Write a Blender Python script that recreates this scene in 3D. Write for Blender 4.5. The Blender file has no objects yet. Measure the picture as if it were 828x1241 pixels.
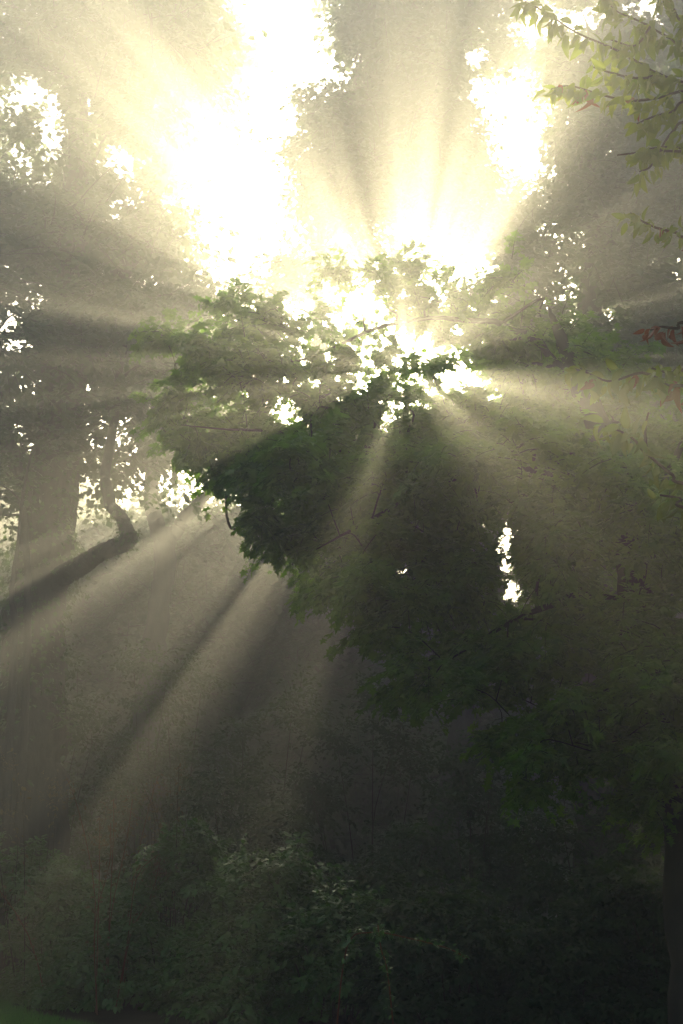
import bpy, math
import numpy as np
from mathutils import Vector

# ------------------------------------------------------------------ camera, sky, sun, exposure
S = bpy.context.scene
COL = S.collection
FPX, CX, CY = 1498.0, 414.0, 620.5          # focal length and centre of the photograph, in its pixels
PITCH = math.radians(16.0)
CAMP = np.array([0.0, 0.0, 1.6])
cd = bpy.data.cameras.new('camera'); cam = bpy.data.objects.new('camera', cd); COL.objects.link(cam)
cam.location = CAMP; cam.rotation_euler = (math.pi / 2 + PITCH, 0, 0)
cd.sensor_fit = 'VERTICAL'; cd.sensor_height = 36.0; cd.lens = 36.0 * FPX / 1241.0
cd.clip_start = 0.1; cd.clip_end = 1500
S.camera = cam
FW = np.array([0, math.cos(PITCH), math.sin(PITCH)]); UP = np.array([0, -math.sin(PITCH), math.cos(PITCH)])

SUN_PX = (492.0, 446.0)
sd = FW + (SUN_PX[0] - CX) / FPX * np.array([1.0, 0, 0]) + (CY - SUN_PX[1]) / FPX * UP
sd /= np.linalg.norm(sd)
SUN_EL = math.asin(sd[2]); SUN_AZ = math.atan2(sd[0], sd[1])

W = bpy.data.worlds.new('World'); S.world = W; W.use_nodes = True
wn = W.node_tree.nodes; wl = W.node_tree.links
bg = wn['Background']; bg.inputs[1].default_value = 0.09
sky = wn.new('ShaderNodeTexSky'); sky.sky_type = 'NISHITA'; sky.sun_disc = False
sky.sun_elevation = SUN_EL; sky.sun_rotation = SUN_AZ; sky.air_density = 1.0; sky.dust_density = 3.0; sky.ozone_density = 1.0
wl.new(sky.outputs[0], bg.inputs[0])
SUN_STRENGTH, SUN_COLOR, EXPOSURE = 5.0, (1.0, 0.825, 0.54), 2.15
HAZE_DENSITY, HAZE_G = 0.018, 0.71
sl = bpy.data.lights.new('sun', 'SUN'); sl.energy = SUN_STRENGTH; sl.angle = math.radians(0.7); sl.color = SUN_COLOR
so = bpy.data.objects.new('sun', sl); COL.objects.link(so)
so.rotation_euler = Vector(sd).to_track_quat('Z', 'Y').to_euler(); so.location = Vector(sd) * 200
S.view_settings.view_transform = 'Standard'; S.view_settings.look = 'None'
S.view_settings.exposure = EXPOSURE; S.view_settings.gamma = 1.0
cy = S.cycles
cy.max_bounces = 6; cy.diffuse_bounces = 3; cy.glossy_bounces = 1; cy.transmission_bounces = 3; cy.transparent_max_bounces = 8
cy.volume_bounces = 0; cy.use_denoising = True; cy.denoiser = 'OPENIMAGEDENOISE'
cy.sample_clamp_indirect = 4.0; cy.caustics_reflective = False; cy.caustics_refractive = False
cy.use_adaptive_sampling = False

# ------------------------------------------------------------------ helpers
RNG = np.random.default_rng(11)

def at(px, py, Y):
    """the point that stands at depth Y (metres ahead of the camera) in the direction of a photograph pixel"""
    d = FW + (px - CX) / FPX * np.array([1.0, 0, 0]) + (CY - py) / FPX * UP
    return CAMP + d * (Y / d[1])

def project(P):
    v = P - CAMP
    z = v @ FW
    z = np.where(z < 0.05, 0.05, z)
    return CX + FPX * v[:, 0] / z, CY - FPX * (v @ UP) / z

def norm(v):
    return v / np.maximum(np.linalg.norm(v, axis=-1, keepdims=True), 1e-9)

def make_mesh(name, V, F, tint=None, smooth=False):
    me = bpy.data.meshes.new(name)
    V = np.asarray(V, dtype=np.float32); F = np.asarray(F, dtype=np.int32)
    n, k = F.shape
    me.vertices.add(len(V)); me.vertices.foreach_set('co', V.ravel())
    me.loops.add(n * k); me.loops.foreach_set('vertex_index', F.ravel())
    me.polygons.add(n); me.polygons.foreach_set('loop_start', np.arange(0, n * k, k, dtype=np.int32))
    if smooth: me.polygons.foreach_set('use_smooth', np.ones(n, dtype=bool))
    if tint is not None:
        a = me.attributes.new('tint', 'FLOAT', 'POINT'); a.data.foreach_set('value', np.asarray(tint, dtype=np.float32))
    me.update(calc_edges=True)
    return me

def obj(name, me, mat, parent=None, **props):
    o = bpy.data.objects.new(name, me); COL.objects.link(o)
    if mat is not None and not me.materials: me.materials.append(mat)
    if parent is not None: o.parent = parent
    for k, v in props.items(): o[k] = v
    return o

def thing(name, label, cat, loc, group=None):
    o = bpy.data.objects.new(name, None); COL.objects.link(o)
    o.location = tuple(loc); o['label'] = label; o['category'] = cat
    if group: o['group'] = group
    o.empty_display_size = 0.3
    return o

def tubes(P, Rr, sides=3, tint=None):
    """a batch of N tubes with K points each: P (N,K,3), Rr (N,K) -> verts, quads"""
    N, K, _ = P.shape
    T = norm(np.gradient(P, axis=1))
    ref = np.where(np.abs(T[..., 2:3]) > 0.9, np.array([1.0, 0, 0]), np.array([0, 0, 1.0]))
    A = norm(np.cross(T, ref)); B = np.cross(T, A)
    ang = np.arange(sides) * 2 * math.pi / sides
    V = P[:, :, None, :] + Rr[:, :, None, None] * (np.cos(ang)[:, None] * A[:, :, None, :] + np.sin(ang)[:, None] * B[:, :, None, :])
    i = (np.arange(N)[:, None, None] * K + np.arange(K - 1)[None, :, None]) * sides + np.arange(sides)[None, None, :]
    j = (np.arange(N)[:, None, None] * K + np.arange(K - 1)[None, :, None]) * sides + (np.arange(sides)[None, None, :] + 1) % sides
    F = np.stack([i, j, j + sides, i + sides], -1).reshape(-1, 4)
    return V.reshape(-1, 3), F

def curve(pts, n):
    """smooth curve through the given points (x, y, z[, r]), Catmull-Rom"""
    p = np.asarray(pts, float)
    if len(p) == 2:
        t = np.linspace(0, 1, n)[:, None]
        return p[0] * (1 - t) + p[1] * t
    q = np.vstack([2 * p[0] - p[1], p, 2 * p[-1] - p[-2]])
    u = np.linspace(0, len(p) - 1 - 1e-6, n); k = u.astype(int); t = (u - k)[:, None]
    a, b, c, d = q[k], q[k + 1], q[k + 2], q[k + 3]
    return 0.5 * (2 * b + (c - a) * t + (2 * a - 5 * b + 4 * c - d) * t ** 2 + (3 * b - a - 3 * c + d) * t ** 3)

def wood(pts, sides=12, n=None, rough=0.08, rng=RNG):
    """a tapered limb through points (x,y,z,r) with knobs and bark ridges in its outline -> verts, quads"""
    n = n or 6 * len(pts)
    c = curve(pts, n)
    P = c[:, :3].copy(); R = np.maximum(c[:, 3], 0.004)
    P[1:-1] += rng.normal(0, 1, (n - 2, 3)) * (R[1:-1, None] * rough)
    V, F = tubes(P[None], R[None], sides)
    ctr = np.repeat(P, sides, axis=0)
    ph = np.tile(np.arange(sides), n) * 2 * math.pi / sides
    hgt = np.repeat(np.arange(n), sides)
    f = 1 + rough * (np.sin(ph * 3 + hgt * 0.35) * 0.8 + np.sin(ph * 5 - hgt * 0.2 + 1.3) * 0.5) + rng.normal(0, rough * 0.45, len(V))
    return ctr + (V - ctr) * f[:, None], F

# leaf outlines: x runs along the leaf, y across, z up; all triangles
def leaf_tpl(kind):
    if kind == 'far':
        V = [(0, 0, 0), (.5, .42, .07), (1, 0, -.10), (.45, -.42, .07)]
        F = [(0, 2, 1), (0, 3, 2)]
    elif kind == 'oval':
        V = [(0, 0, 0), (.30, .24, .07), (.70, .22, .03), (1, 0, -.16), (.70, -.22, .03), (.30, -.24, .07), (.5, 0, -.0)]
        F = [(0, 6, 1), (1, 6, 2), (2, 6, 3), (3, 6, 4), (4, 6, 5), (5, 6, 0)]
    elif kind == 'lobed':
        V = [(0, 0, 0), (.02, .40, .05), (.36, .22, .03), (.50, .56, -.04), (.62, .20, .02), (1.02, 0, -.14),
             (.62, -.20, .02), (.50, -.56, -.04), (.36, -.22, .03), (.02, -.40, .05)]
        F = [(0, 2, 1), (0, 4, 2), (2, 4, 3), (0, 5, 4), (0, 6, 5), (0, 8, 6), (8, 7, 6), (0, 9, 8)]
    else:
        V = [(0, 0, 0), (.05, .03, 0), (1, 0, -.3), (.05, -.03, 0)]
        F = [(0, 1, 2), (0, 2, 3)]
    return np.array(V, float), np.array(F, int)

def leaves(P, axis, nrm, size, tint, kind):
    TV, TF = leaf_tpl(kind)
    a = norm(axis); b = norm(np.cross(nrm, a)); c = np.cross(a, b)
    V = P[:, None, :] + size[:, None, None] * (TV[None, :, 0:1] * a[:, None] + TV[None, :, 1:2] * b[:, None] + TV[None, :, 2:3] * c[:, None])
    F = TF[None] + (np.arange(len(P)) * len(TV))[:, None, None]
    return V.reshape(-1, 3), F.reshape(-1, 3), np.repeat(tint, len(TV))

# the openings between the crowns through which the sky shows: px, py, rx, ry, turn
HOLES = [(300, 225, 62, 88, 10), (365, 75, 55, 50, 0), (335, 150, 40, 55, 0), (330, 15, 45, 35, 0),
         (600, 118, 48, 40, 0), (640, 178, 30, 42, -10), (575, 70, 20, 18, 0),
         (500, 276, 28, 9, 5), (545, 298, 18, 10, 0), (440, 366, 30, 28, 0), (412, 388, 12, 10, 0),
         (560, 457, 33, 16, 5), (602, 480, 10, 7, 0), (520, 432, 9, 7, 0), (482, 436, 8, 6, 0), (507, 455, 7, 5, 0), (476, 463, 6, 8, 20), (522, 472, 7, 4, 0), (494, 420, 8, 5, 0), (467, 510, 11, 22, 35), (447, 545, 4, 7, 35),
         (613, 665, 12, 62, 3), (622, 715, 18, 22, 0),
         (62, 150, 18, 55, 0), (38, 112, 32, 24, 0), (152, 195, 14, 26, -20), (105, 130, 8, 18, 0), (12, 392, 20, 16, 0),
         (20, 415, 20, 10, 0), (785, 8, 26, 16, 0), (360, 375, 20, 12, 0), (505, 640, 10, 14, 0), (490, 690, 16, 10, 0),
         (700, 25, 30, 20, 0), (650, 40, 22, 16, 0), (345, 500, 14, 16, 0), (100, 465, 12, 9, 0)]

THIN = [(492, 444, 30, 22, .30), (577, 320, 34, 26, .1), (SUN_PX[0], SUN_PX[1] - 42, 60, 38, .9), (330, 395, 95, 42, .68), (575, 640, 26, 60, .3), (250, 330, 70, 80, .6), (400, 560, 60, 45, .5)]   # crowns thinner here
_r = np.random.default_rng(8)
for _i in range(140):                                    # small chinks between the leaves round the sun
    _a = _r.uniform(-3.5, -.35) if _i % 3 else _r.uniform(.7, 3.14); _d = _r.uniform(22, 60) if _i < 45 else _r.uniform(40, 190 if _i % 3 else 120)
    HOLES.append((SUN_PX[0] + _d * math.cos(_a) * 1.1, SUN_PX[1] + _d * math.sin(_a) * .9, _r.uniform(2.5, 11), _r.uniform(2, 8), _r.uniform(0, 90)))
for _i in range(230):                                    # and tiny ones scattered in drifts through the boughs
    if _i % 9 == 0: _c = (_r.uniform(230, 720), _r.uniform(330, 500) if _r.random() < .6 else _r.uniform(560, 730))
    HOLES.append((_c[0] + _r.normal(0, 20), _c[1] + _r.normal(0, 15), _r.uniform(1.5, 3.4), _r.uniform(1.4, 3.0), _r.uniform(0, 90)))
# openings only in the trees far back: the sun comes through them in shafts under the boughs
SHAFTS = [(410, 563, 24, 20, 0), (350, 560, 12, 7, 0), (398, 536, 9, 9, 0), (440, 590, 7, 14, 10), (440, 632, 14, 30, 10), (470, 610, 5, 18, 0)]

def cut(P, holes, soft=0.6, rng=RNG):
    """which leaves stay: the ones that do not close an opening; the rim of each opening is ragged"""
    px, py = project(P)
    w = np.ones(len(P))
    for hx, hy, rx, ry, turn in holes:
        big = 1.9 * max(rx, ry)
        i = np.nonzero((np.abs(px - hx) < big) & (np.abs(py - hy) < big))[0]
        if not len(i): continue
        c, s = math.cos(math.radians(turn)), math.sin(math.radians(turn))
        dx, dy = px[i] - hx, py[i] - hy
        # sum of a few waves makes the rim uneven
        ang = np.arctan2(dy, dx)
        rr = 1 + .16 * np.sin(3 * ang + hx) + .12 * np.sin(7 * ang + hy) + .08 * np.sin(13 * ang + hx * .3)
        u = np.hypot((dx * c + dy * s) / rx, (-dx * s + dy * c) / ry) / rr
        w[i] = np.minimum(w[i], np.clip((u - (1 - soft)) / (2 * soft), 0, 1) ** 1.5)
    for hx, hy, rx, ry, keep in THIN:
        u = np.hypot((px - hx) / rx, (py - hy) / ry)
        w *= keep + (1 - keep) * np.clip((u - .6) / .6, 0, 1)
    return rng.random(len(P)) < np.where(w < .03, 0.012, w)

def sprays(center, R, n_tw, n_lf, size, flat=0.55, droop=0.5, out=None, rng=RNG):
    """twigs that leave a clump's heart and carry leaves on both sides"""
    d = rng.normal(0, 1, (n_tw, 3)); d[:, 2] *= flat
    d = norm(d)
    if out is not None: d = norm(d + np.asarray(out) * 0.55)
    L = R * rng.uniform(.55, 1.25, n_tw)
    s0 = center + rng.normal(0, .28 * R, (n_tw, 3)) * np.array([1, 1, .7])
    dr = droop * rng.uniform(.5, 1.5, n_tw)
    t = np.linspace(0, 1, 5)[None, :, None]
    side = norm(np.cross(d, [0, 0, 1.0])) * rng.normal(0, .12, (n_tw, 1))
    TW = s0[:, None] + d[:, None] * L[:, None, None] * t + (side * L[:, None])[:, None] * t ** 2 + np.array([0, 0, -1.0]) * (L * dr * .5)[:, None, None] * t ** 2
    rad = np.clip(R * .012, .003, .02) * (1 - .75 * t[..., 0]) * np.ones((n_tw, 1))
    u = rng.uniform(.08, 1.02, (n_tw, n_lf, 1))
    P = s0[:, None] + d[:, None] * L[:, None, None] * u + (side * L[:, None])[:, None] * u ** 2 + np.array([0, 0, -1.0]) * (L * dr * .5)[:, None, None] * u ** 2
    sgn = rng.choice([-1.0, 1.0], (n_tw, n_lf, 1))
    sd_ = norm(np.cross(d, [0, 0, 1.0]))[:, None]
    off = sd_ * sgn * rng.uniform(.1, 1.0, (n_tw, n_lf, 1)) * R * .20 * (1.1 - .6 * u)
    P = P + off + rng.normal(0, .04 * R, P.shape)
    ax = d[:, None] * .7 + sd_ * sgn * .8 + rng.normal(0, .35, P.shape) + np.array([0, 0, -.45])
    nm = np.array([0, 0, 1.0]) + rng.normal(0, .42, P.shape) + d[:, None] * .25
    P = P.reshape(-1, 3); ax = ax.reshape(-1, 3); nm = nm.reshape(-1, 3)
    sz = size * rng.uniform(.65, 1.25, len(P))
    tint = np.clip(np.repeat(rng.uniform(.1, .9, n_tw), n_lf) * .55 + rng.uniform(0, .45, len(P)), 0, 1)
    return TW, rad, P, ax, nm, sz, tint

def in_poly(x, y, poly):
    c = False; n = len(poly); j = n - 1
    for i in range(n):
        (xi, yi), (xj, yj) = poly[i], poly[j]
        if (yi > y) != (yj > y) and x < (xj - xi) * (y - yi) / (yj - yi) + xi: c = not c
        j = i
    return c

def scatter(poly, n, sp, y0, y1, rng=RNG):
    """clump hearts spread evenly over an outline, each at its own depth"""
    xs = [p[0] for p in poly]; ys = [p[1] for p in poly]; out = []; tries = 0
    while len(out) < n and tries < n * 60:
        tries += 1
        x, y = rng.uniform(min(xs), max(xs)), rng.uniform(min(ys), max(ys))
        if not in_poly(x, y, poly): continue
        Y = rng.uniform(y0, y1)
        if any(math.hypot(x - a, y - b) < sp and abs(Y - c) < (y1 - y0) * .35 for a, b, c in out): continue
        out.append((x, y, Y))
    return [at(*o) for o in out]

# ------------------------------------------------------------------ materials
def mat_base(name):
    m = bpy.data.materials.new(name); m.use_nodes = True
    return m, m.node_tree.nodes, m.node_tree.links, m.node_tree.nodes['Principled BSDF']

def leaf_mat(name, dark, light, trans, rough=.42, tmix=.42, spec=.5, spots=None):
    m, n, l, p = mat_base(name)
    at_ = n.new('ShaderNodeAttribute'); at_.attribute_name = 'tint'
    geo = n.new('ShaderNodeNewGeometry'); nz = n.new('ShaderNodeTexNoise'); nz.inputs['Scale'].default_value = 1.1; nz.inputs['Detail'].default_value = 3
    l.new(geo.outputs['Position'], nz.inputs['Vector'])
    add = n.new('ShaderNodeMath'); add.operation = 'MULTIPLY_ADD'; add.inputs[1].default_value = .55
    sub = n.new('ShaderNodeMath'); sub.operation = 'MULTIPLY_ADD'; sub.inputs[1].default_value = .9; sub.inputs[2].default_value = -.22
    l.new(nz.outputs[0], sub.inputs[0]); l.new(at_.outputs['Fac'], add.inputs[0]); l.new(sub.outputs[0], add.inputs[2])
    r = n.new('ShaderNodeValToRGB'); r.color_ramp.elements[0].color = (*dark, 1); r.color_ramp.elements[1].color = (*light, 1)
    r.color_ramp.elements[0].position = .1; r.color_ramp.elements[1].position = .9
    l.new(add.outputs[0], r.inputs[0])
    l.new(r.outputs[0], p.inputs['Base Color'])
    p.inputs['Roughness'].default_value = rough; p.inputs['Specular IOR Level'].default_value = spec
    t = n.new('ShaderNodeBsdfTranslucent')
    mx = n.new('ShaderNodeMix'); mx.data_type = 'RGBA'; mx.blend_type = 'MULTIPLY'; mx.inputs[0].default_value = 1
    l.new(r.outputs[0], mx.inputs[6]); mx.inputs[7].default_value = (*trans, 1); l.new(mx.outputs[2], t.inputs[0])
    ms = n.new('ShaderNodeMixShader'); ms.inputs[0].default_value = tmix
    l.new(p.outputs[0], ms.inputs[1]); l.new(t.outputs[0], ms.inputs[2])
    l.new(ms.outputs[0], n['Material Output'].inputs[0])
    return m

def bark_mat(name, a, b, scale=6.0, moss=None):
    m, n, l, p = mat_base(name)
    tc = n.new('ShaderNodeTexCoord'); mp = n.new('ShaderNodeMapping'); mp.inputs['Scale'].default_value = (scale, scale, scale * .22)
    nz = n.new('ShaderNodeTexNoise'); nz.inputs['Scale'].default_value = 1.6; nz.inputs['Detail'].default_value = 8; nz.inputs['Roughness'].default_value = .7
    l.new(tc.outputs['Object'], mp.inputs[0]); l.new(mp.outputs[0], nz.inputs['Vector'])
    r = n.new('ShaderNodeValToRGB'); r.color_ramp.elements[0].color = (*a, 1); r.color_ramp.elements[1].color = (*b, 1)
    r.color_ramp.elements[0].position = .32; r.color_ramp.elements[1].position = .7
    l.new(nz.outputs[0], r.inputs[0]); l.new(r.outputs[0], p.inputs['Base Color'])
    bp = n.new('ShaderNodeBump'); bp.inputs['Strength'].default_value = .9; bp.inputs['Distance'].default_value = .03
    l.new(nz.outputs[0], bp.inputs['Height']); l.new(bp.outputs[0], p.inputs['Normal'])
    p.inputs['Roughness'].default_value = .9; p.inputs['Specular IOR Level'].default_value = .2
    return m

def ground_mat(name, a, b, sc):
    m, n, l, p = mat_base(name)
    tc = n.new('ShaderNodeTexCoord'); nz = n.new('ShaderNodeTexNoise'); nz.inputs['Scale'].default_value = sc; nz.inputs['Detail'].default_value = 8
    l.new(tc.outputs['Object'], nz.inputs['Vector'])
    r = n.new('ShaderNodeValToRGB'); r.color_ramp.elements[0].color = (*a, 1); r.color_ramp.elements[1].color = (*b, 1)
    r.color_ramp.elements[0].position = .35; r.color_ramp.elements[1].position = .65
    l.new(nz.outputs[0], r.inputs[0]); l.new(r.outputs[0], p.inputs['Base Color'])
    bp = n.new('ShaderNodeBump'); bp.inputs['Strength'].default_value = .6; l.new(nz.outputs[0], bp.inputs['Height']); l.new(bp.outputs[0], p.inputs['Normal'])
    p.inputs['Roughness'].default_value = .95; p.inputs['Specular IOR Level'].default_value = .1
    return m

M = {
    'maple': leaf_mat('maple_leaf', (.022, .085, .006), (.145, .270, .026), (2.2, 2.2, .8), tmix=.5),
    'far': leaf_mat('far_leaf', (.030, .075, .016), (.072, .125, .026), (1.6, 1.6, .8)),
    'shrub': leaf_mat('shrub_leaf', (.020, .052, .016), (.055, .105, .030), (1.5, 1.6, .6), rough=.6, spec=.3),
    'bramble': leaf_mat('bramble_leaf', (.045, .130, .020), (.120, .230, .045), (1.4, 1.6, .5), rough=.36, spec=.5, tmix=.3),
    'dry': leaf_mat('dry_leaf', (.120, .090, .030), (.240, .190, .080), (1.3, 1.0, .6), rough=.5),
    'cherry': leaf_mat('cherry_leaf', (.070, .130, .014), (.150, .190, .026), (2.2, 2.1, .6), rough=.40, tmix=.5),
    'red': leaf_mat('red_leaf', (.130, .030, .010), (.250, .085, .022), (1.5, 1.0, .5), rough=.45, tmix=.35),
    'grass': leaf_mat('grass_blade', (.050, .170, .018), (.100, .270, .035), (1.5, 1.6, .5), rough=.5),
    'bark': bark_mat('grey_bark', (.035, .028, .022), (.110, .092, .072)),
    'bark2': bark_mat('brown_bark', (.020, .016, .012), (.062, .052, .038), 9),
    'twig': bark_mat('twig_bark', (.050, .034, .022), (.100, .070, .045), 20),
    'cane': bark_mat('red_cane', (.170, .040, .018), (.300, .095, .036), 20),
    'soil': ground_mat('forest_floor', (.028, .020, .012), (.060, .044, .026), 3.0),
    'turf': ground_mat('turf', (.025, .080, .010), (.050, .120, .020), 2.0),
}

# ------------------------------------------------------------------ ground
def sheet(name, x0, x1, y0, y1, n, zf, mat):
    X, Y = np.meshgrid(np.linspace(x0, x1, n), np.linspace(y0, y1, n))
    V = np.stack([X, Y, zf(X, Y)], -1).reshape(-1, 3)
    i = (np.arange(n - 1)[:, None] * n + np.arange(n - 1)[None]).ravel()
    return obj(name, make_mesh(name, V, np.stack([i, i + 1, i + n + 1, i + n], -1), smooth=True), mat, kind='structure')

def gz(x, y):
    return .05 * np.sin(x * .31 + 1) * np.cos(y * .23) * np.clip((y - 12) / 10, 0, 1)

sheet('ground', -170, 170, -170, 170, 171, gz, M['soil'])
# lawn: an edge that curves away to the right, 4 mm above the ground
def lawn_edge(x):                                       # how far the lawn reaches, by x
    return np.maximum(16.6 - 1.55 * np.clip(x + 4.6, 0, 4.2), 10.3) + .15 * np.sin(x * 2.3)
nx, ny = 60, 40
xs = np.linspace(-16, 9, nx); V = []
for j in range(ny):
    V.append(np.stack([xs, -12 + (lawn_edge(xs) + 12) * j / (ny - 1), np.zeros(nx)], -1))
V = np.array(V).reshape(-1, 3); V[:, 2] = gz(V[:, 0], V[:, 1]) + .004
i = (np.arange(ny - 1)[:, None] * nx + np.arange(nx - 1)[None]).ravel()
obj('lawn', make_mesh('lawn', V, np.stack([i, i + 1, i + nx + 1, i + nx], -1), smooth=True), M['turf'], kind='structure')

def grass():
    rng = np.random.default_rng(5); N = 60000
    x = rng.uniform(-8, 1.5, N); e = lawn_edge(x); y = e + .25 - rng.beta(1, 1.6, N) * 4.6
    P = np.stack([x, y, gz(x, y)], -1)
    h = rng.uniform(.04, .085, N) * (1 + .9 * (rng.random(N) < .03))
    az = rng.uniform(0, 6.283, N); lean = rng.uniform(.05, .5, N)
    d = np.stack([np.cos(az), np.sin(az), np.zeros(N)], -1); w = np.stack([-np.sin(az), np.cos(az), np.zeros(N)], -1) * .0028
    z = np.array([0, 0, 1.0])
    mid = P + (d * (lean * .35)[:, None] + z * .6) * h[:, None]; tip = P + (d * lean[:, None] + z * .95) * h[:, None]
    V = np.stack([P - w, P + w, mid - w * .8, mid + w * .8, tip], 1).reshape(-1, 3)
    F = (np.array([(0, 1, 3), (0, 3, 2), (2, 3, 4)])[None] + (np.arange(N) * 5)[:, None, None]).reshape(-1, 3)
    obj('grass', make_mesh('grass', V, F, np.repeat(rng.random(N), 5)), M['grass'], kind='stuff',
        label='short green lawn grass in the bottom left corner', category='grass')
grass()

# ------------------------------------------------------------------ trees
def attach(skel, c, up_bias=.6):
    """the best place on the wood for a branch to leave towards c"""
    d = np.linalg.norm(skel[:, :3] - c, axis=1) + up_bias * np.clip(skel[:, 2] - c[2] + .3, 0, None)
    return skel[np.argmin(d)]

def branch_to(s, c, rng, r0=None, sag=.12):
    a = s[:3]; L = np.linalg.norm(c - a)
    r = r0 if r0 else min(s[3] * .62, .018 + .012 * L)
    m1 = a + (c - a) * .35 + rng.normal(0, .06 * L, 3) + np.array([0, 0, sag * L])
    m2 = a + (c - a) * .7 + rng.normal(0, .05 * L, 3) + np.array([0, 0, sag * .8 * L])
    return [(*a, r), (*m1, r * .78), (*m2, r * .52), (*c, r * .28)]

def grow(root, base, parts, regions, lm, bm, kind, lsize, seed, holes=HOLES, keep=None):
    """parts: wood, each (name, [(px,py,Y,r)...]); regions: outline, depths, number of clumps, radius, twigs, leaves per twig"""
    rng = np.random.default_rng(seed)
    skel = []
    for name, pts in parts:
        w = [(*(at(p[0], p[1], p[2]) if len(p) == 4 else p[1:4]), p[-1]) for p in pts]
        if name == 'limb':                               # kinks between the given points, and a thin end
            q = [w[0]]
            for u_, v_ in zip(w[:-1], w[1:]):
                L_ = math.dist(u_[:3], v_[:3]); o_ = rng.normal(0, .03 * L_, 3)
                q += [tuple((np.array(u_) + np.array(v_)) / 2 + [*o_, 0]), v_]
            e_ = np.array(w[-1]) - np.array(w[-2]); q.append((*(np.array(w[-1][:3]) + e_[:3] * .5), w[-1][3] * .35)); w = q
        V, F = wood(w, 14 if name == 'trunk' else 9, n=8 * len(w), rough=.08 if name == 'trunk' else .05, rng=rng)
        obj(name, make_mesh(name, V - base, F, smooth=True), bm, root)
        skel.append(curve(w, 60))
    skel = np.vstack(skel)
    for (poly, y0, y1, n, sp, R, ntw, nlf, flat, droop) in regions:
        for c in scatter(poly, n, sp, y0, y1, rng):
            r = R * rng.uniform(.75, 1.25)
            s = attach(skel, c); out = norm(c - s[:3])
            bpts = branch_to(s, c, rng)
            TW, rad, P, ax, nm, sz, ti = sprays(c, r, ntw, nlf, lsize, flat, droop, out, rng)
            k = cut(P, holes, rng=rng)
            if keep is not None: k &= keep(P)
            if k.sum() < 25: continue
            kt = cut(TW[:, 2], holes, rng=rng)
            if kt.sum() < 7: kt[:] = False
            V1, F1 = wood(bpts, 6, n=12, rough=.05, rng=rng); V2, F2 = tubes(TW[kt], rad[kt], 3)
            b = obj('branch', make_mesh('branch', np.vstack([V1, V2]) - base, np.vstack([F1, F2 + len(V1)]), smooth=True), bm, root)
            LV, LF, LT = leaves(P[k] - base, ax[k], nm[k], sz[k], ti[k], kind)
            obj('foliage', make_mesh('foliage', LV, LF, LT), lm, b, kind='stuff')
            skel = np.vstack([skel, curve(bpts, 12)[5:]])

def base_of(px, py, Y):
    b = at(px, py, Y); b[2] = float(gz(b[0], b[1])) - .03
    return b

def ground_pt(b, dx=0, dy=0, r=.3, down=.25):
    return ('g', b[0] + dx, b[1] + dy, b[2] - down, r)

# --- the big hazy tree on the left, forked, with the elbowed limb
b = base_of(48, 900, 19)
t = thing('broadleaf_tree', 'massive hazy tree at the left edge whose low limb bends upward at an elbow', 'tree', b)
grow(t, b, [
    ('trunk', [ground_pt(b, r=.68), (40, 930, 19.00, 0.568), (38, 800, 19.00, 0.482), (50, 690, 19.00, 0.430), (66, 560, 19.00, 0.396), (80, 430, 19.00, 0.344), (90, 300, 19.00, 0.267), (95, 180, 19.00, 0.189), (97, 40, 19.00, 0.112)]),
    ('limb', [(50, 720, 19.00, 0.210), (90, 690, 18.60, 0.161), (128, 668, 18.30, 0.133), (156, 655, 18.20, 0.130), (150, 632, 18.20, 0.099), (134, 612, 18.20, 0.093), (128, 570, 18.30, 0.081), (140, 500, 18.50, 0.062), (150, 430, 18.60, 0.043)]),
    ('limb', [(72, 500, 19.00, 0.241), (120, 400, 19.30, 0.189), (170, 290, 19.60, 0.146), (205, 190, 19.80, 0.103), (235, 80, 20.00, 0.060)]),
    ('limb', [(52, 640, 19.00, 0.172), (20, 560, 18.60, 0.129), (-20, 430, 18.50, 0.103), (-50, 300, 18.30, 0.069)]),
], [
    ([(-60, -40), (260, -40), (270, 60), (215, 160), (225, 300), (250, 420), (170, 480), (60, 420), (-60, 480)], 17.5, 23, 84, 34, .95, 34, 34, .6, .5),
    ([(190, 230), (250, 300), (300, 420), (290, 540), (200, 560), (130, 470)], 20, 24, 20, 34, .8, 24, 28, .6, .5),
    ([(130, -40), (330, -60), (290, 60), (235, 130), (130, 200)], 19, 24, 18, 34, .9, 26, 30, .6, .5),
    ([(-60, 450), (150, 470), (200, 560), (120, 590), (10, 560), (-60, 620)], 18, 22, 12, 50, .8, 26, 28, .6, .6),
], M['far'], M['bark'], 'far', .125, 1)

def ivy(root, base, pts, n, size, seed):
    rng = np.random.default_rng(seed)
    c = curve([(*at(p[0], p[1], p[2]), p[3]) for p in pts], 200)
    i = rng.integers(0, 200, n); a = rng.uniform(0, 6.283, n)
    lump = 1 + .22 * np.sin(i * .21 + 2 * np.sin(a)) + .12 * np.sin(i * .53)
    d = np.stack([np.cos(a), np.sin(a), np.zeros(n)], -1)
    P = c[i, :3] + d * (c[i, 3] * lump * rng.uniform(.95, 1.25, n) + .03)[:, None]; P[:, 2] += rng.normal(0, .06, n)
    k = rng.random(n) < .35 + .6 * (np.sin(i * .11 + a * 2) > -.2)
    LV, LF, LT = leaves(P[k] - base, (d + rng.normal(0, .5, (n, 3)) + [0, 0, -.8])[k], (d + rng.normal(0, .4, (n, 3)))[k], rng.uniform(.6, 1.2, k.sum()) * size, rng.random(k.sum()), 'lobed')
    obj('ivy', make_mesh('ivy', LV, LF, LT), M['far'], root, kind='stuff')
ivy(t, b, [(39, 900, 19, .50), (38, 800, 19, .48), (50, 690, 19, .43), (66, 560, 19, .40), (80, 430, 19, .35), (90, 300, 19, .27), (95, 180, 19, .19)], 7000, .09, 12)
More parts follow.
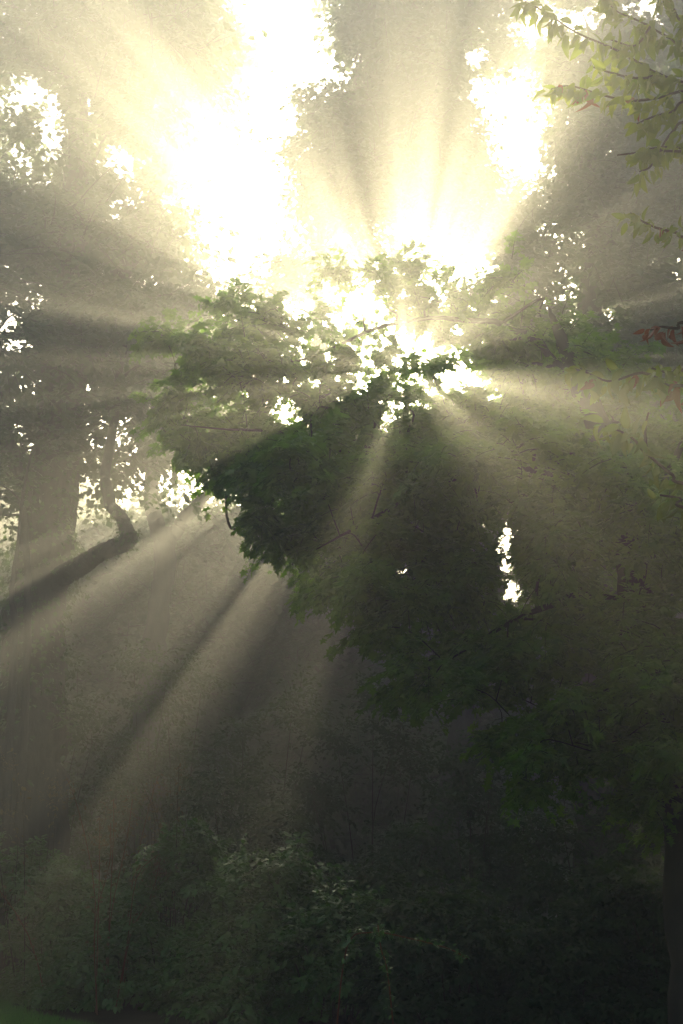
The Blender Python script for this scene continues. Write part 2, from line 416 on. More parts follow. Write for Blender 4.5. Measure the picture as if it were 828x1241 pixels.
ivy(t, b, [(60, 712, 19, .25), (90, 690, 18.6, .20), (128, 668, 18.3, .16), (156, 655, 18.2, .14), (150, 632, 18.2, .11), (130, 600, 18.2, .10), (140, 500, 18.5, .07)], 500, .06, 13)

# --- the slim trunk that forks in a V behind it
b = base_of(192, 900, 26)
t = thing('broadleaf_tree', 'slim hazy tree whose trunk forks in a narrow V behind the elbowed limb', 'tree', b)
grow(t, b, [
    ('trunk', [ground_pt(b, r=.42), (182, 860, 26, .30), (190, 760, 26, .235), (200, 690, 26, .225), (196, 640, 26, .25)]),
    ('limb', [(198, 660, 26, .19), (184, 610, 26, .17), (186, 540, 26, .14), (200, 430, 26, .09), (215, 330, 26, .06)]),
    ('limb', [(200, 665, 26, .17), (222, 630, 26, .15), (250, 600, 26, .11), (285, 570, 26.2, .08), (310, 520, 26.4, .05)]),
], [
    ([(130, 380), (240, 300), (285, 400), (270, 520), (240, 560), (170, 570)], 25, 28, 16, 42, .85, 28, 30, .6, .5),
], M['far'], M['bark'], 'far', .125, 2)

# --- crown at the top centre
b = base_of(470, 900, 21)
t = thing('broadleaf_tree', 'tall hazy tree whose crown fills the top centre above the sun', 'tree', b)
grow(t, b, [
    ('trunk', [ground_pt(b, r=.42), (560, 900, 21, .22), (530, 700, 21, .16), (400, 480, 21, .10), (388, 300, 21, .08), (410, 190, 21, .06), (440, 60, 21, .03)]),
    ('limb', [(390, 330, 21, .05), (372, 260, 21, .04), (365, 190, 21, .02)]),
    ('limb', [(392, 260, 21, .06), (450, 190, 21, .045), (540, 120, 21, .02)]),
], [
    ([(375, 100), (430, 90), (420, -30), (620, -30), (590, 90), (560, 200), (560, 250), (480, 250), (430, 290), (380, 300), (360, 200), (330, 180)], 19.5, 23, 74, 29, .74, 38, 36, .6, .5),
    ([(300, 330), (400, 310), (490, 320), (470, 410), (330, 420), (290, 380)], 19.5, 22, 12, 32, .6, 22, 26, .6, .5),
], M['far'], M['bark'], 'far', .12, 3)

# --- grey-green crown at upper right, behind the near sprays
b = base_of(720, 900, 19)
t = thing('broadleaf_tree', 'grey green hazy tree at upper right behind the drooping cherry sprays', 'tree', b)
grow(t, b, [
    ('trunk', [ground_pt(b, r=.48), (722, 900, 19, .34), (728, 650, 19, .27), (715, 430, 19, .22), (722, 250, 19, .15), (715, 60, 19, .08)]),
    ('limb', [(718, 440, 19, .07), (650, 340, 19, .045), (600, 270, 19.2, .02)]),
    ('limb', [(720, 330, 19, .07), (780, 230, 19, .05), (830, 130, 19, .02)]),
], [
    ([(560, 215), (660, 240), (680, 120), (660, 20), (700, -30), (890, -30), (890, 520), (640, 500), (640, 400), (570, 330)], 17.5, 22, 80, 34, .80, 38, 38, .6, .5),
], M['far'], M['bark2'], 'far', .115, 4)

# --- the main tree: trunk at the right, its boughs hang across the picture
b = base_of(835, 980, 10.64)
t = thing('maple_tree', 'dark leafy tree at right whose boughs hang down across the sun', 'tree', b)
grow(t, b, [
    ('trunk', [ground_pt(b, r=.32), (838, 980, 10.64, 0.228), (810, 860, 10.64, 0.179), (782, 760, 10.64, 0.152), (765, 680, 10.64, 0.141), (740, 560, 10.64, 0.125), (700, 460, 10.79, 0.085), (676, 400, 10.94, 0.045), (664, 370, 11.0, .008)]),
    ('limb', [(775, 735, 10.64, 0.053), (700, 720, 10.41, 0.033), (650, 740, 10.26, 0.024), (600, 765, 10.11, 0.017), (560, 790, 10.03, 0.010)]),
    ('limb', [(755, 620, 10.64, 0.057), (690, 580, 10.49, 0.044), (610, 560, 10.34, 0.033), (520, 590, 10.26, 0.022), (430, 640, 10.11, 0.013)]),
    ('limb', [(735, 545, 10.64, .055), (650, 545, 10.87, .044), (560, 565, 11.02, .036), (470, 555, 11.02, .027), (370, 530, 10.94, .018), (270, 520, 10.87, .010)]),
    ('limb', [(700, 460, 10.79, .040), (650, 410, 11.1, .034), (600, 390, 11.3, .028), (530, 385, 11.4, .022), (450, 400, 11.4, .016), (350, 440, 11.4, .012), (250, 440, 11.3, .008)]),
    ('limb', [(770, 700, 10.64, 0.053), (800, 600, 10.34, 0.039), (850, 500, 10.18, 0.027)]),
], [
    # left reach, pale in the haze
    ([(195, 410), (300, 365), (400, 400), (400, 520), (330, 560), (230, 570), (200, 470)], 10.64, 12.16, 26, 30, 0.350, 26, 26, .5, .7),
    # round the sun
    ([(370, 420), (420, 335), (620, 330), (700, 420), (700, 540), (520, 560), (400, 520)], 10.64, 13.30, 38, 32, 0.365, 24, 26, .5, .6),
    # middle, dense, hanging
    ([(300, 560), (420, 520), (600, 540), (600, 640), (560, 720), (500, 740), (470, 770), (430, 720), (360, 720), (390, 650), (330, 650)], 9.73, 11.55, 62, 24, 0.274, 24, 24, .5, .9),
    # right mass round the trunk
    ([(620, 540), (700, 500), (880, 520), (880, 1010), (760, 990), (720, 920), (690, 800), (650, 730), (640, 640)], 9.5, 11.86, 96, 26, 0.319, 24, 25, .55, .8),
    # heavy leafage added under and right of the sun to shade the near air
    ([(440, 455), (500, 432), (540, 450), (640, 490), (650, 560), (560, 580), (480, 570), (440, 560)], 10.6, 15.0, 30, 22, .32, 20, 22, .5, .6),
    ([(520, 470), (600, 505), (700, 470), (800, 520), (700, 600), (560, 580)], 10.8, 15.0, 26, 26, .36, 22, 24, .5, .6),
    ([(600, 400), (680, 400), (760, 440), (760, 520), (640, 500), (610, 450)], 10.8, 15.0, 24, 24, .36, 22, 24, .5, .6),
    # leafage added out of sight behind the hanging boughs, to block the sun
    ([(330, 575), (420, 530), (700, 500), (700, 760), (560, 740), (400, 690), (350, 650)], 12.2, 15.5, 64, 28, .42, 24, 24, .55, .7),
    ([(400, 470), (460, 520), (540, 500), (640, 520), (700, 440), (720, 560), (420, 600)], 12.2, 15.5, 26, 28, .42, 24, 24, .55, .7),
    # lower drooping ends
    ([(480, 790), (560, 760), (660, 790), (700, 900), (640, 950), (590, 900), (560, 850), (490, 850)], 9.58, 10.94, 26, 22, 0.228, 18, 20, .5, 1.1),
], M['maple'], M['bark2'], 'lobed', .078, 5)

# --- the far-off wood that closes the view: one dense mass of foliage
def wood_mass(name, label, spots, seed, n, lsz, wx):
    rng = np.random.default_rng(seed); P = []; ax = []; nm = []; sz = []; ti = []; Vs = []; Fs = []; o_ = 0
    for x, y, h in spots:
        w = [(x, y, -.3, .3), (x + rng.normal(0, .4), y, h * .4, .2), (x + rng.normal(0, .8), y, h * .85, .08)]
        V, F = wood(w, 6, n=8, rng=rng); Vs.append(V); Fs.append(F + o_); o_ += len(V)
        q = norm(rng.normal(0, 1, (n, 3))) * rng.random((n, 1)) ** .45
        c = np.array([x, y, h * .52]) + q * [wx, wx * .8, h * .5]
        cl = norm(rng.normal(0, 1, (24, 3))) * rng.uniform(.55, 1, (24, 1)); cc = np.array([x, y, h * .52]) + cl * [wx, wx * .8, h * .5]
        m = rng.random(n) < .6
        c[m] = cc[rng.integers(0, 24, m.sum())] + rng.normal(0, wx * .18, (m.sum(), 3))
        g = n // 3
        c[:g, 0] = x + rng.normal(0, wx * .7, g); c[:g, 1] = y + rng.normal(0, wx * .4, g); c[:g, 2] = rng.uniform(.1, h * .3, g)
        c[:, 2] = np.maximum(c[:, 2], .1)
        P.append(c); ax.append(rng.normal(0, 1, (n, 3)) + [0, 0, -.4]); nm.append(rng.normal(0, .6, (n, 3)) + [0, 0, .8])
        sz.append(rng.uniform(.6, 1.2, n) * lsz); ti.append(np.clip(rng.random() * .6 + rng.random(n) * .4, 0, 1))
    P = np.vstack(P); px, py = project(P)
    k = cut(P, HOLES + SHAFTS) if seed == 31 else (P[:, 1] < 1) | (px < -60) | (px > 890)
    LV, LF, LT = leaves(P[k], np.vstack(ax)[k], np.vstack(nm)[k], np.concatenate(sz)[k], np.concatenate(ti)[k], 'far')
    t = obj(name, make_mesh(name, LV, LF, LT), M['far'], kind='stuff', label=label, category='wood')
    obj('trunk', make_mesh('trunk', np.vstack(Vs), np.vstack(Fs), smooth=True), M['bark'], t, kind='stuff')
r_ = np.random.default_rng(31); sp_ = []
for k in range(90):
    a_ = math.radians(r_.uniform(-62, 62)); D = r_.uniform(54, 74); sp_.append((D * math.sin(a_), D * math.cos(a_), r_.uniform(9.5, 13.5) * D / 62))
wood_mass('far_wood', 'far-off wood closing the view behind all the single trees', sp_, 31, 3200, .5, 4.4)
sp_ = []
while len(sp_) < 30:                                   # unseen wood added beside the glade to block sky light
    a_ = math.radians(r_.choice([r_.uniform(28, 115), r_.uniform(290, 332)])); D = r_.uniform(14, 34); x, y = D * math.sin(a_), D * math.cos(a_)
    if all(math.hypot(x - p[0], y - p[1]) > 3.6 for p in sp_): sp_.append((x, y, r_.uniform(13, 18)))
wood_mass('unseen_shade_wood', 'unseen wood added left and right of the lawn to block sky light', sp_, 32, 2400, .42, 3.6)

# --- woodland further back: each tree with its own trunk and crown, nearer row added to keep the sun off the low air
BACK = [  # px, Y, crown outline top, crown radius px, label
    (-130, 31, 600, 150, 'misty round crowned tree added past the left edge for shade'),
    (110, 30, 650, 150, 'misty tree between the massive trunk and the forked one'),
    (398, 30, 520, 80, 'slender misty tree added to break up the light shafts'),
    (245, 31, 612, 118, 'misty tree closing the gap left of the hanging boughs'),
    (535, 29, 490, 88, 'misty tree added unseen for shade behind the left half of the hanging boughs'),
    (640, 31, 480, 140, 'misty tree added unseen for shade behind the right half of the hanging boughs'),
    (790, 29, 430, 150, 'misty tree added for shade behind the right edge of the picture'),
    (960, 32, 420, 160, 'misty tree added past the right edge for shade'),
    (20, 38, 570, 120, 'far hazy tree behind the massive left trunk'),
    (285, 40, 620, 110, 'far low tree in the lit mist right of the forked trunk'),
    (395, 36, 630, 120, 'far tree filling the gap under the left end of the hanging boughs'),
    (500, 42, 600, 130, 'far tree behind the middle of the hanging boughs'),
    (620, 38, 730, 110, 'far tree below the narrow bright slit'),
    (745, 40, 560, 130, 'far tree behind the dark leaning trunk at right'),
    (130, 44, 565, 120, 'far tree seen under the elbowed limb'),
]
for k, (px, Y, top, rad, lab) in enumerate(BACK):
    b = base_of(px, 900, Y)
    t = thing('woodland_tree', lab, 'tree', b, 'trees far back in the mist')
    pts = [ground_pt(b, r=.40), (px, 950, Y, .30), (px + 6, 860, Y, .22), (px - 4, top + 60, Y, .12), (px, top + 15, Y, .05)]
    grow(t, b, [('trunk', pts)], [
        ([(px - rad, top + 90), (px - rad * .5, top + 15), (px, top - 8), (px + rad * .5, top + 12), (px + rad, top + 90), (px + rad * 1.05, 1020), (px - rad * 1.05, 1020)],
         Y - 2.5, Y + 2.5, 86 if rad > 80 else 60, 26, 1.15, 30, 26, .7, .4)], M['far'], M['bark'], 'far', .17, 40 + k, HOLES + SHAFTS)

# --- understory shrubs
def shrub(name, label, px, top, Y, width, mat, seed, n=18, lsize=.07, R=.42, group=None, kind='oval', stem=None, bottom=None, nlf=26, dpt=1.0):
    rng = np.random.default_rng(seed)
    b = base_of(px, 1050, Y)
    t = thing(name, label, 'shrub', b, group)
    wx = width * Y / FPX / math.cos(PITCH) * .5
    ztop = at(px, top, Y)[2]
    cs = []; tries = 0
    while len(cs) < n and tries < 900:
        tries += 1
        q = rng.uniform(-1, 1, 3); q[2] = rng.uniform(.04, 1)
        if q[0] ** 2 + q[1] ** 2 + (q[2] * .92) ** 2 > 1: continue
        c = np.array([b[0] + q[0] * wx, b[1] + q[1] * dpt, max(.18, q[2] * (ztop - R * .8))])
        if any(np.linalg.norm((c - d) / R) < .62 for d in cs): continue
        cs.append(c)
    for c in cs:
        s = np.array([b[0] + (c[0] - b[0]) * .35, b[1] + (c[1] - b[1]) * .35, b[2] - .05])
        pts = [(*s, .009), (*(s + (c - s) * .45 + rng.normal(0, .08, 3) + np.array([0, 0, .12 * c[2]])), .009), (*c, .005)]
        r = R * rng.uniform(.7, 1.25)
        TW, rad, P, ax, nm, sz, ti = sprays(c, r, 24, nlf, lsize, .7, .7, norm(c - s) * .8, rng)
        k = P[:, 2] > .03
        V1, F1 = wood(pts, 5, n=9, rough=.05, rng=rng); V2, F2 = tubes(TW, rad * .6, 3)
        st = obj('stem', make_mesh('stem', np.vstack([V1, V2]) - b, np.vstack([F1, F2 + len(V1)]), smooth=True), stem or M['twig'], t)
        LV, LF, LT = leaves(P[k] - b, ax[k], nm[k], sz[k], ti[k], kind)
        obj('foliage', make_mesh('foliage', LV, LF, LT), mat, st, kind='stuff')
    return t, b

SH = [  # understory at mid depth
    ('shrub', 'dim olive shrub in the mist beneath the massive left trunk', 60, 770, 19.5, 220, 'far'),
    ('shrub', 'hazy green shrub at the foot of the forked trunk', 190, 745, 21, 200, 'far'),
    ('shrub', 'tall shadowy shrub where the slanting light shafts fade', 330, 800, 20, 230, 'far'),
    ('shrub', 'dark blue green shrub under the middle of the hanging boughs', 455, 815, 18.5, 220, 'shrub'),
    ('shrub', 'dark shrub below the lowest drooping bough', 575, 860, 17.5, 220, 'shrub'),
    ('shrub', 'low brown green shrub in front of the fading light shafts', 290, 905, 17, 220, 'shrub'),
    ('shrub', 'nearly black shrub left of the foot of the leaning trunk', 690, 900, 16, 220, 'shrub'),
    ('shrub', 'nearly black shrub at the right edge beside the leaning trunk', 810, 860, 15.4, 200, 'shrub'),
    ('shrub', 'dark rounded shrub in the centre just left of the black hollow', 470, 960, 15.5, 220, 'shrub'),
]
for k, (nm_, lab, px, top, Y, wd, mt) in enumerate(SH):
    shrub(nm_, lab, px, top, Y, wd, M[mt], 70 + k, n=22, lsize=.085, R=.55, group='understory shrubs under the trees', nlf=24)

BR = [
    ('bramble_bush', 'leafy bramble bush at the left edge above the lawn', 20, 985, 17.6, 170, 'bramble'),
    ('bramble_bush', 'bramble bush with glossy leaves left of the red stemmed plant', 95, 1015, 16.6, 150, 'bramble'),
    ('bramble_bush', 'bramble bush crossed by the dark notch right of the red stems', 215, 985, 15.6, 170, 'bramble'),
    ('bramble_bush', 'bramble bush with pale glints in the lower centre left', 320, 1005, 14.6, 170, 'bramble'),
    ('bramble_bush', 'low dark bramble bush at the right end of the lawn', 405, 1050, 14.2, 150, 'bramble'),
    ('bramble_bush', 'low bramble bush nearest the lawn corner', 140, 1080, 15.9, 160, 'bramble'),
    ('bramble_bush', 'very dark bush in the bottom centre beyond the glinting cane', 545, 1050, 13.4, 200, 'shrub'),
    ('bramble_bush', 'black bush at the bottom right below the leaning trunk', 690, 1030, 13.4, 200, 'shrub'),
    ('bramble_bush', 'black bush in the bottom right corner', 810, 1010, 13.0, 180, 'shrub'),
]
for k, (nm_, lab, px, top, Y, wd, mt) in enumerate(BR):
    shrub(nm_, lab, px, top, Y, wd, M[mt], 90 + k, n=22, lsize=.088, R=.38, group='bushes along the edge of the lawn', nlf=30, dpt=.7)

# --- tall weed with red stems and dry seed heads
def weed(label, px, top, Y, n, seed, spread=.5, mat='dry', smat='cane', group='weeds standing in the bramble'):
    rng = np.random.default_rng(seed); b = base_of(px, 1060, Y)
    spread *= 1.2
    t = thing('tall_weed', label, 'plant', b, group)
    zt = at(px, top, Y)[2]
    for i in range(n):
        h = zt * rng.uniform(.62, 1.02); dx, dy = rng.normal(0, spread * 1.5, 2)
        s = b + np.array([dx * .3, dy * .3, -.03]); e = b + np.array([dx, dy * .6, h])
        pts = [(*s, .009), (*(s + (e - s) * [.25, .25, .45] + rng.normal(0, .07, 3)), .006), (*(s + (e - s) * [.6, .6, .8] + rng.normal(0, .06, 3)), .005), (*e, .003)]
        V1, F1 = wood(pts, 5, n=10, rough=.05, rng=rng)
        st = obj('stem', make_mesh('stem', V1 - b, F1, smooth=True), M[smat], t)
        Ps = []; 
        TW, rad, P, ax, nm, sz, ti = sprays(e - np.array([0, 0, .22]), .24, 9, 12, .026, 1.0, -.2, (0, 0, .9), rng)
        c = curve(pts, 40)[8:, :3]; q = c[rng.integers(0, len(c), 34)] + rng.normal(0, .035, (34, 3))
        V2, F2 = tubes(TW, rad * .5, 3)
        P = np.vstack([P, q]); ax = np.vstack([ax, rng.normal(0, 1, (34, 3)) + [0, 0, -.3]]); nm = np.vstack([nm, rng.normal(0, .5, (34, 3)) + [0, 0, 1]])
        sz = np.concatenate([sz, rng.uniform(.04, .075, 34)]); ti = np.concatenate([ti, rng.random(34)])
        LV, LF, LT = leaves(P - b, ax, nm, sz, ti, 'oval')
        obj('foliage', make_mesh('foliage', LV, LF, LT), M[mat], st, kind='stuff')
        obj('seed_head', make_mesh('seed_head', V2 - b, F2), M[smat], st)
weed('tall weed with rusty red stems rising above the bramble', 132, 930, 15.5, 10, 7)
weed('pale feathery weed at the left of the red stemmed one', 62, 900, 16.8, 5, 8, .35, 'dry', 'twig')
weed('feathery weed leaning at the right of the red stems', 205, 920, 15.8, 5, 9, .35, 'dry', 'twig')

# --- the arching cane with small leaves at the bottom centre
def cane(label, pts, seed, smat='cane'):
    rng = np.random.default_rng(seed); b = np.array([*at(*pts[0][:3])[:2], 0.0])
    t = thing('bramble_cane', label, 'plant', b, 'loose canes at the bottom centre')
    w = [(*b, .008)] + [(*at(*p[:3]), .006) for p in pts[1:]]
    V1, F1 = wood(w, 5, n=26, rough=.05, rng=rng)
    st = obj('stem', make_mesh('stem', V1 - b, F1, smooth=True), M[smat], t)
    c = curve(w, 90)[14:, :3]; N = 110
    P = c[rng.integers(0, len(c), N)] + rng.normal(0, .022, (N, 3))
    ax = rng.normal(0, 1, (N, 3)); nm = rng.normal(0, .4, (N, 3)) + [0, -.2, 1]
    LV, LF, LT = leaves(P - b, ax, nm, rng.uniform(.035, .065, N), rng.random(N), 'oval')
    obj('foliage', make_mesh('foliage', LV, LF, LT), M['bramble'], st, kind='stuff')
cane('arching cane with small glinting leaves reaching right', [(405, 1200, 11.6), (420, 1150, 11.6), (450, 1130, 11.6), (500, 1138, 11.6), (545, 1150, 11.5), (566, 1162, 11.5)], 3)
cane('short upright cane with glinting leaves below the arching one', [(480, 1215, 11.4), (470, 1180, 11.4), (462, 1150, 11.4), (458, 1120, 11.4)], 4)

# --- saplings at the left edge
for i, (lab, pts) in enumerate([('thin bare sapling leaning left in front of the massive trunk', [(30, 640, 18, .05), (22, 580, 18, .04), (12, 520, 18, .03), (0, 470, 18, .02)]),
                                ('thin pale sapling at the left edge below the leaning one', [(14, 720, 17.5, .035), (22, 660, 17.5, .03), (28, 600, 17.5, .022), (40, 540, 17.5, .012)])]):
    b = base_of(pts[0][0] + 4, 900, pts[0][2])
    t = thing('sapling', lab, 'tree', b, 'saplings at the left edge')
    grow(t, b, [('trunk', [ground_pt(b, r=.06), (pts[0][0] + 3, 800, pts[0][2], .055)] + pts)],
         [([(-10, 480), (30, 480), (40, 620), (-10, 640)], pts[0][2] - .6, pts[0][2] + .6, 5, 20, .35, 12, 12, .6, .5)], M['far'], M['bark'], 'far', .09, 60 + i)

# --- the vine that loops down in the mist
rng = np.random.default_rng(77)
pv = [(x, y, 11.3) for x, y in ((292, 555), (278, 585), (274, 615), (280, 640), (296, 636), (312, 618), (330, 590))]
b = at(*pv[0])
V1, F1 = wood([(*at(*p), .012 if 0 < i < 6 else .008) for i, p in enumerate(pv)], 7, n=50, rough=.05)
obj('vine', make_mesh('vine', V1, F1, smooth=True), M['bark'], label='bare vine hanging in a loop in the mist left of the boughs', category='vine')

# ------------------------------------------------------------------ the near cherry tree, trunk outside the right edge
b = np.array([4.3, 6.3, -.03])
nt = thing('cherry_tree', 'near cherry tree whose drooping leaf sprays enter at the upper right', 'tree', b)
rng = np.random.default_rng(21)
trunk = [(b[0], b[1], -.25, .24), (4.25, 6.3, .8, .19), (4.15, 6.25, 2.4, .165), (4.0, 6.3, 4.2, .14), (3.9, 6.2, 6.0, .11), (3.9, 6.0, 8.0, .07), (3.8, 5.8, 9.8, .03)]
V1, F1 = wood(trunk, 14, n=60, rng=rng)
obj('trunk', make_mesh('trunk', V1 - b, F1, smooth=True), M['bark2'], nt)
skel = curve(trunk, 60)

def cherry_mesh(seed, red=False):
    """a folded, curling leaf with a pointed tip and a short stalk"""
    r = np.random.default_rng(seed); n = 7
    t = np.linspace(0, 1, n); w = .21 * np.sin(math.pi * t ** .85) ** .8 * (1 - .15 * t); w[0] = w[-1] = 0.002
    bend = r.uniform(.15, .5) * (1.6 if red else 1); fold = r.uniform(.15, .5) * (1.7 if red else 1)
    x = .18 + t * .95; z = -bend * t ** 2; tw = r.normal(0, .05) * t
    mid = np.stack([x, tw, z], -1)
    jag = 1 + .10 * (np.arange(n) % 2)
    l_ = mid + np.stack([0 * t, w * jag, w * fold * 1.6], -1); r_ = mid + np.stack([0 * t, -w * jag, w * fold * 1.6], -1)
    V = np.vstack([mid, l_, r_, [[0, 0, .02], [.18, .008, 0], [.18, -.008, 0]]])
    F = []
    for i in range(n - 1):
        F += [(i, i + 1, n + i + 1), (i, n + i + 1, n + i), (i, 2 * n + i, 2 * n + i + 1), (i, 2 * n + i + 1, i + 1)]
    F.append((3 * n, 3 * n + 1, 3 * n + 2))
    me = make_mesh('leaf', V, F, np.full(len(V), r.random()), smooth=True)
    me.materials.append(M['red'] if red else M['cherry'])
    return me
GREEN = [cherry_mesh(300 + i) for i in range(12)]; RED = [cherry_mesh(330 + i, True) for i in range(5)]
from mathutils import Matrix
n_leaf = 0
# sprays of the near tree: twig points (px, py, Y), number of leaves, leaf length, share of red
SPR = [
    ([(850, 100, 6.6), (800, 90, 6.5), (750, 62, 6.4), (700, 40, 6.4), (660, 14, 6.4), (636, 2, 6.4)], 55, 0.112, .0),
    ([(850, 60, 6.8), (810, 45, 6.7), (780, 28, 6.6), (745, 12, 6.6), (735, -5, 6.6)], 42, 0.112, .0),
    ([(850, 30, 6.4), (815, 10, 6.4), (800, -10, 6.4)], 15, 0.112, .0),
    ([(850, 108, 6.3), (800, 118, 6.3), (760, 122, 6.3), (720, 112, 6.3), (690, 104, 6.3), (668, 108, 6.3)], 42, 0.100, .06),
    ([(850, 120, 6.2), (815, 135, 6.2), (790, 142, 6.2), (772, 150, 6.2)], 25, 0.100, .0),
    ([(850, 180, 6.2), (820, 178, 6.2), (790, 180, 6.2), (772, 186, 6.2)], 28, 0.100, .0),
    ([(850, 185, 6.2), (800, 183, 6.2), (765, 186, 6.2), (748, 188, 6.2)], 4, 0.088, .3),
    ([(850, 290, 5.9), (820, 282, 5.9), (795, 276, 5.9), (775, 266, 5.9), (764, 258, 5.9)], 32, 0.071, .05),
    ([(850, 392, 5.6), (822, 398, 5.6), (802, 396, 5.6), (788, 400, 5.6)], 9, 0.083, 1.0),
    ([(850, 470, 5.4), (815, 468, 5.4), (780, 452, 5.4), (740, 462, 5.4), (712, 452, 5.4), (702, 446, 5.4)], 38, 0.094, .12),
    ([(850, 450, 5.6), (815, 452, 5.6), (790, 446, 5.6)], 15, 0.094, .1),
    ([(850, 590, 5.4), (815, 575, 5.4), (785, 550, 5.4), (765, 530, 5.4), (745, 520, 5.4), (733, 516, 5.4)], 22, 0.094, .4),
    ([(783, 548, 5.4), (782, 520, 5.4), (786, 500, 5.4)], 3, 0.083, .0),
    ([(850, 620, 5.3), (825, 605, 5.3), (800, 600, 5.3)], 11, 0.094, .1),
    ([(800, 90, 6.5), (775, 95, 6.4), (740, 88, 6.3), (715, 80, 6.3)], 20, .105, .0),
    ([(790, 30, 6.6), (770, 55, 6.5), (740, 48, 6.4)], 16, .105, .0),
    ([(850, 145, 6.2), (815, 160, 6.2), (790, 200, 6.2), (775, 208, 6.2)], 16, .100, .0),
]
for k, (pts, n, ls, red) in enumerate(SPR):
    w = [at(*p) for p in pts]
    s = attach(skel, w[0], .2)
    mid = (s[:3] + w[0]) / 2 + np.array([0, 0, .12])
    ww = ([] if k in (12, 14, 15) else [(*s[:3], .03), (*mid, .018)]) + [(*p, .009 * (1 - .75 * i / len(w))) for i, p in enumerate(w)]
    V1, F1 = wood(ww, 6, n=34, rough=.06, rng=rng)
    br = obj('branch', make_mesh('branch', V1 - b, F1, smooth=True), M['twig'], nt)
    c = curve(np.array(w), 80); extra = []
    m_ = n * 2 if n > 8 else n
    for i in range(m_):
        u = (i + rng.uniform(.2, .8)) / m_
        p = c[int(u * 79)] + rng.normal(0, .020, 3) * [1, 1, .8]
        tdir = c[min(79, int(u * 79) + 2)] - c[max(0, int(u * 79) - 2)]; tdir /= np.linalg.norm(tdir)
        a = tdir * rng.uniform(.0, .6) + np.array([rng.normal(0, .35), rng.normal(0, .45), -rng.uniform(.6, 1.3)])
        if rng.random() < .18: a = tdir + rng.normal(0, .5, 3) + np.array([0, 0, -.25])
        a /= np.linalg.norm(a)
        nn = np.array([rng.normal(0, .7), rng.normal(-.3, .7), rng.normal(.2, .5)])
        y_ = np.cross(nn, a); y_ /= np.linalg.norm(y_); z_ = np.cross(a, y_)
        isred = rng.random() < red
        me = (RED if isred else GREEN)[int(rng.integers(0, 5 if isred else 12))]
        L = ls * rng.uniform(.6, 1.25)
        if n_leaf < 298 and (i % 4 < 2 or n <= 8 or isred):
            o = bpy.data.objects.new('leaf', me); COL.objects.link(o); o.parent = br
            mt = Matrix(((a[0], y_[0], z_[0]), (a[1], y_[1], z_[1]), (a[2], y_[2], z_[2]))).to_4x4()
            o.matrix_local = Matrix.Translation(p - b) @ mt @ Matrix.Scale(L, 4)
            if isred: o['label'] = 'rusty red leaf'
            n_leaf += 1
        else:
            co = np.empty(len(me.vertices) * 3); me.vertices.foreach_get('co', co)
            fc = np.empty(len(me.polygons) * 3, dtype=np.int32); me.polygons.foreach_get('vertices', fc)
            extra.append(((co.reshape(-1, 3) * L) @ np.array([a, y_, z_]) + (p - b), fc.reshape(-1, 3), rng.random()))
    if extra:
        off = np.cumsum([0] + [len(x[0]) for x in extra[:-1]])
        obj('foliage', make_mesh('foliage', np.vstack([x[0] for x in extra]), np.vstack([x[1] + o_ for x, o_ in zip(extra, off)]),
            np.concatenate([np.full(len(x[0]), x[2]) for x in extra]), smooth=True), M['cherry'], br, kind='stuff')
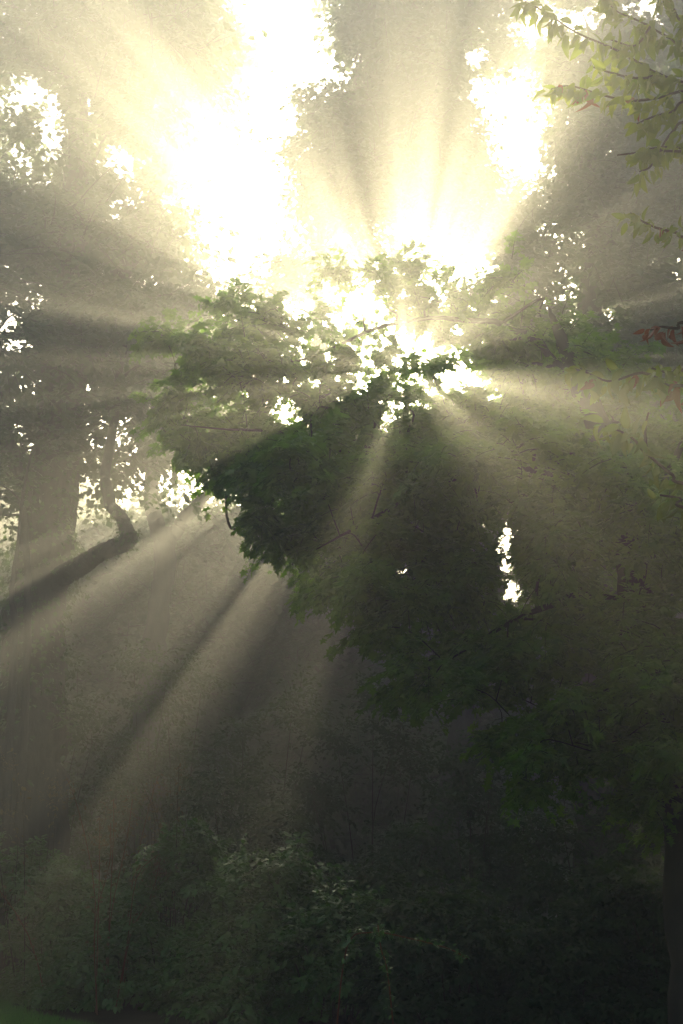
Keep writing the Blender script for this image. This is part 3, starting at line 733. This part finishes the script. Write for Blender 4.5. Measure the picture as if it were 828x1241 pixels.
# its crown spread unseen over the camera, added to block sky light
crown_r = np.random.default_rng(22)
for k in range(96):
    for _ in range(80):
        c = np.array([crown_r.uniform(-4.5, 8.5), crown_r.uniform(.8, 10.5), crown_r.uniform(4.2, 12.5)])
        q = (c - [2.4, 5.0, 7.6]) / [6.9, 6.2, 5.0]
        px, py = project(c[None])
        if q @ q < 1 and not (c[1] > .3 and -170 < px[0] < 1020 and py[0] > -230): break
    else: continue
    s = attach(skel, c); bp_ = branch_to(s, c, crown_r)
    TW, rad, P, ax, nm, sz, ti = sprays(c, .8, 26, 26, .11, .6, .6, norm(c - s[:3]), crown_r)
    px, py = project(P); keep = (P[:, 1] < .2) | (px < -60) | (px > 890) | (py < -60)
    px, py = project(TW[:, 4]); kt = (TW[:, 4, 1] < .2) | (px < -60) | (px > 890) | (py < -60)
    if kt.sum() < 7: kt[:] = False
    V1, F1 = wood(bp_, 6, n=12, rough=.05, rng=crown_r); V2, F2 = tubes(TW[kt], rad[kt], 3)
    br = obj('branch', make_mesh('branch', np.vstack([V1, V2]) - b, np.vstack([F1, F2 + len(V1)]), smooth=True), M['twig'], nt)
    LV, LF, LT = leaves(P[keep] - b, ax[keep], nm[keep], sz[keep], ti[keep], 'oval')
    obj('foliage', make_mesh('foliage', LV, LF, LT), M['cherry'], br, kind='stuff')
    skel = np.vstack([skel, curve(bp_, 12)[5:]])

# ------------------------------------------------------------------ the mist: one closed box round everything
deps = [o for o in COL.objects if o.type == 'MESH']
ztop = max(max((o.matrix_world @ Vector(c)).z for c in o.bound_box) for o in deps) if False else 24.0
hv = np.array([(x, y, z) for z in (-1.3, ztop) for y in (-175, 175) for x in (-175, 175)], float)
hf = np.array([(0, 2, 3, 1), (4, 5, 7, 6), (0, 1, 5, 4), (1, 3, 7, 5), (3, 2, 6, 7), (2, 0, 4, 6)])
hm = bpy.data.materials.new('mist'); hm.use_nodes = True; hn = hm.node_tree.nodes
hn.remove(hn['Principled BSDF']); pv_ = hn.new('ShaderNodeVolumePrincipled')
pv_.inputs['Color'].default_value = (.955, .99, .905, 1); pv_.inputs['Density'].default_value = HAZE_DENSITY; pv_.inputs['Anisotropy'].default_value = HAZE_G
hm.node_tree.links.new(pv_.outputs[0], hn['Material Output'].inputs['Volume'])
obj('haze', make_mesh('haze', hv, hf), hm, kind='stuff', label='thin pale morning mist filling the whole wood', category='mist')
tot = 0; mz = 0
for o in COL.objects:
    if o.type == 'MESH':
        tot += sum(1 for _ in ()) + len(o.data.loops) - 2 * len(o.data.polygons)
        if o.name != 'haze': mz = max(mz, max(c[2] for c in o.bound_box) + (o.parent.location.z if o.parent else 0))
print('TRIS', tot, 'LEAVES', n_leaf, 'TOPZ', mz)
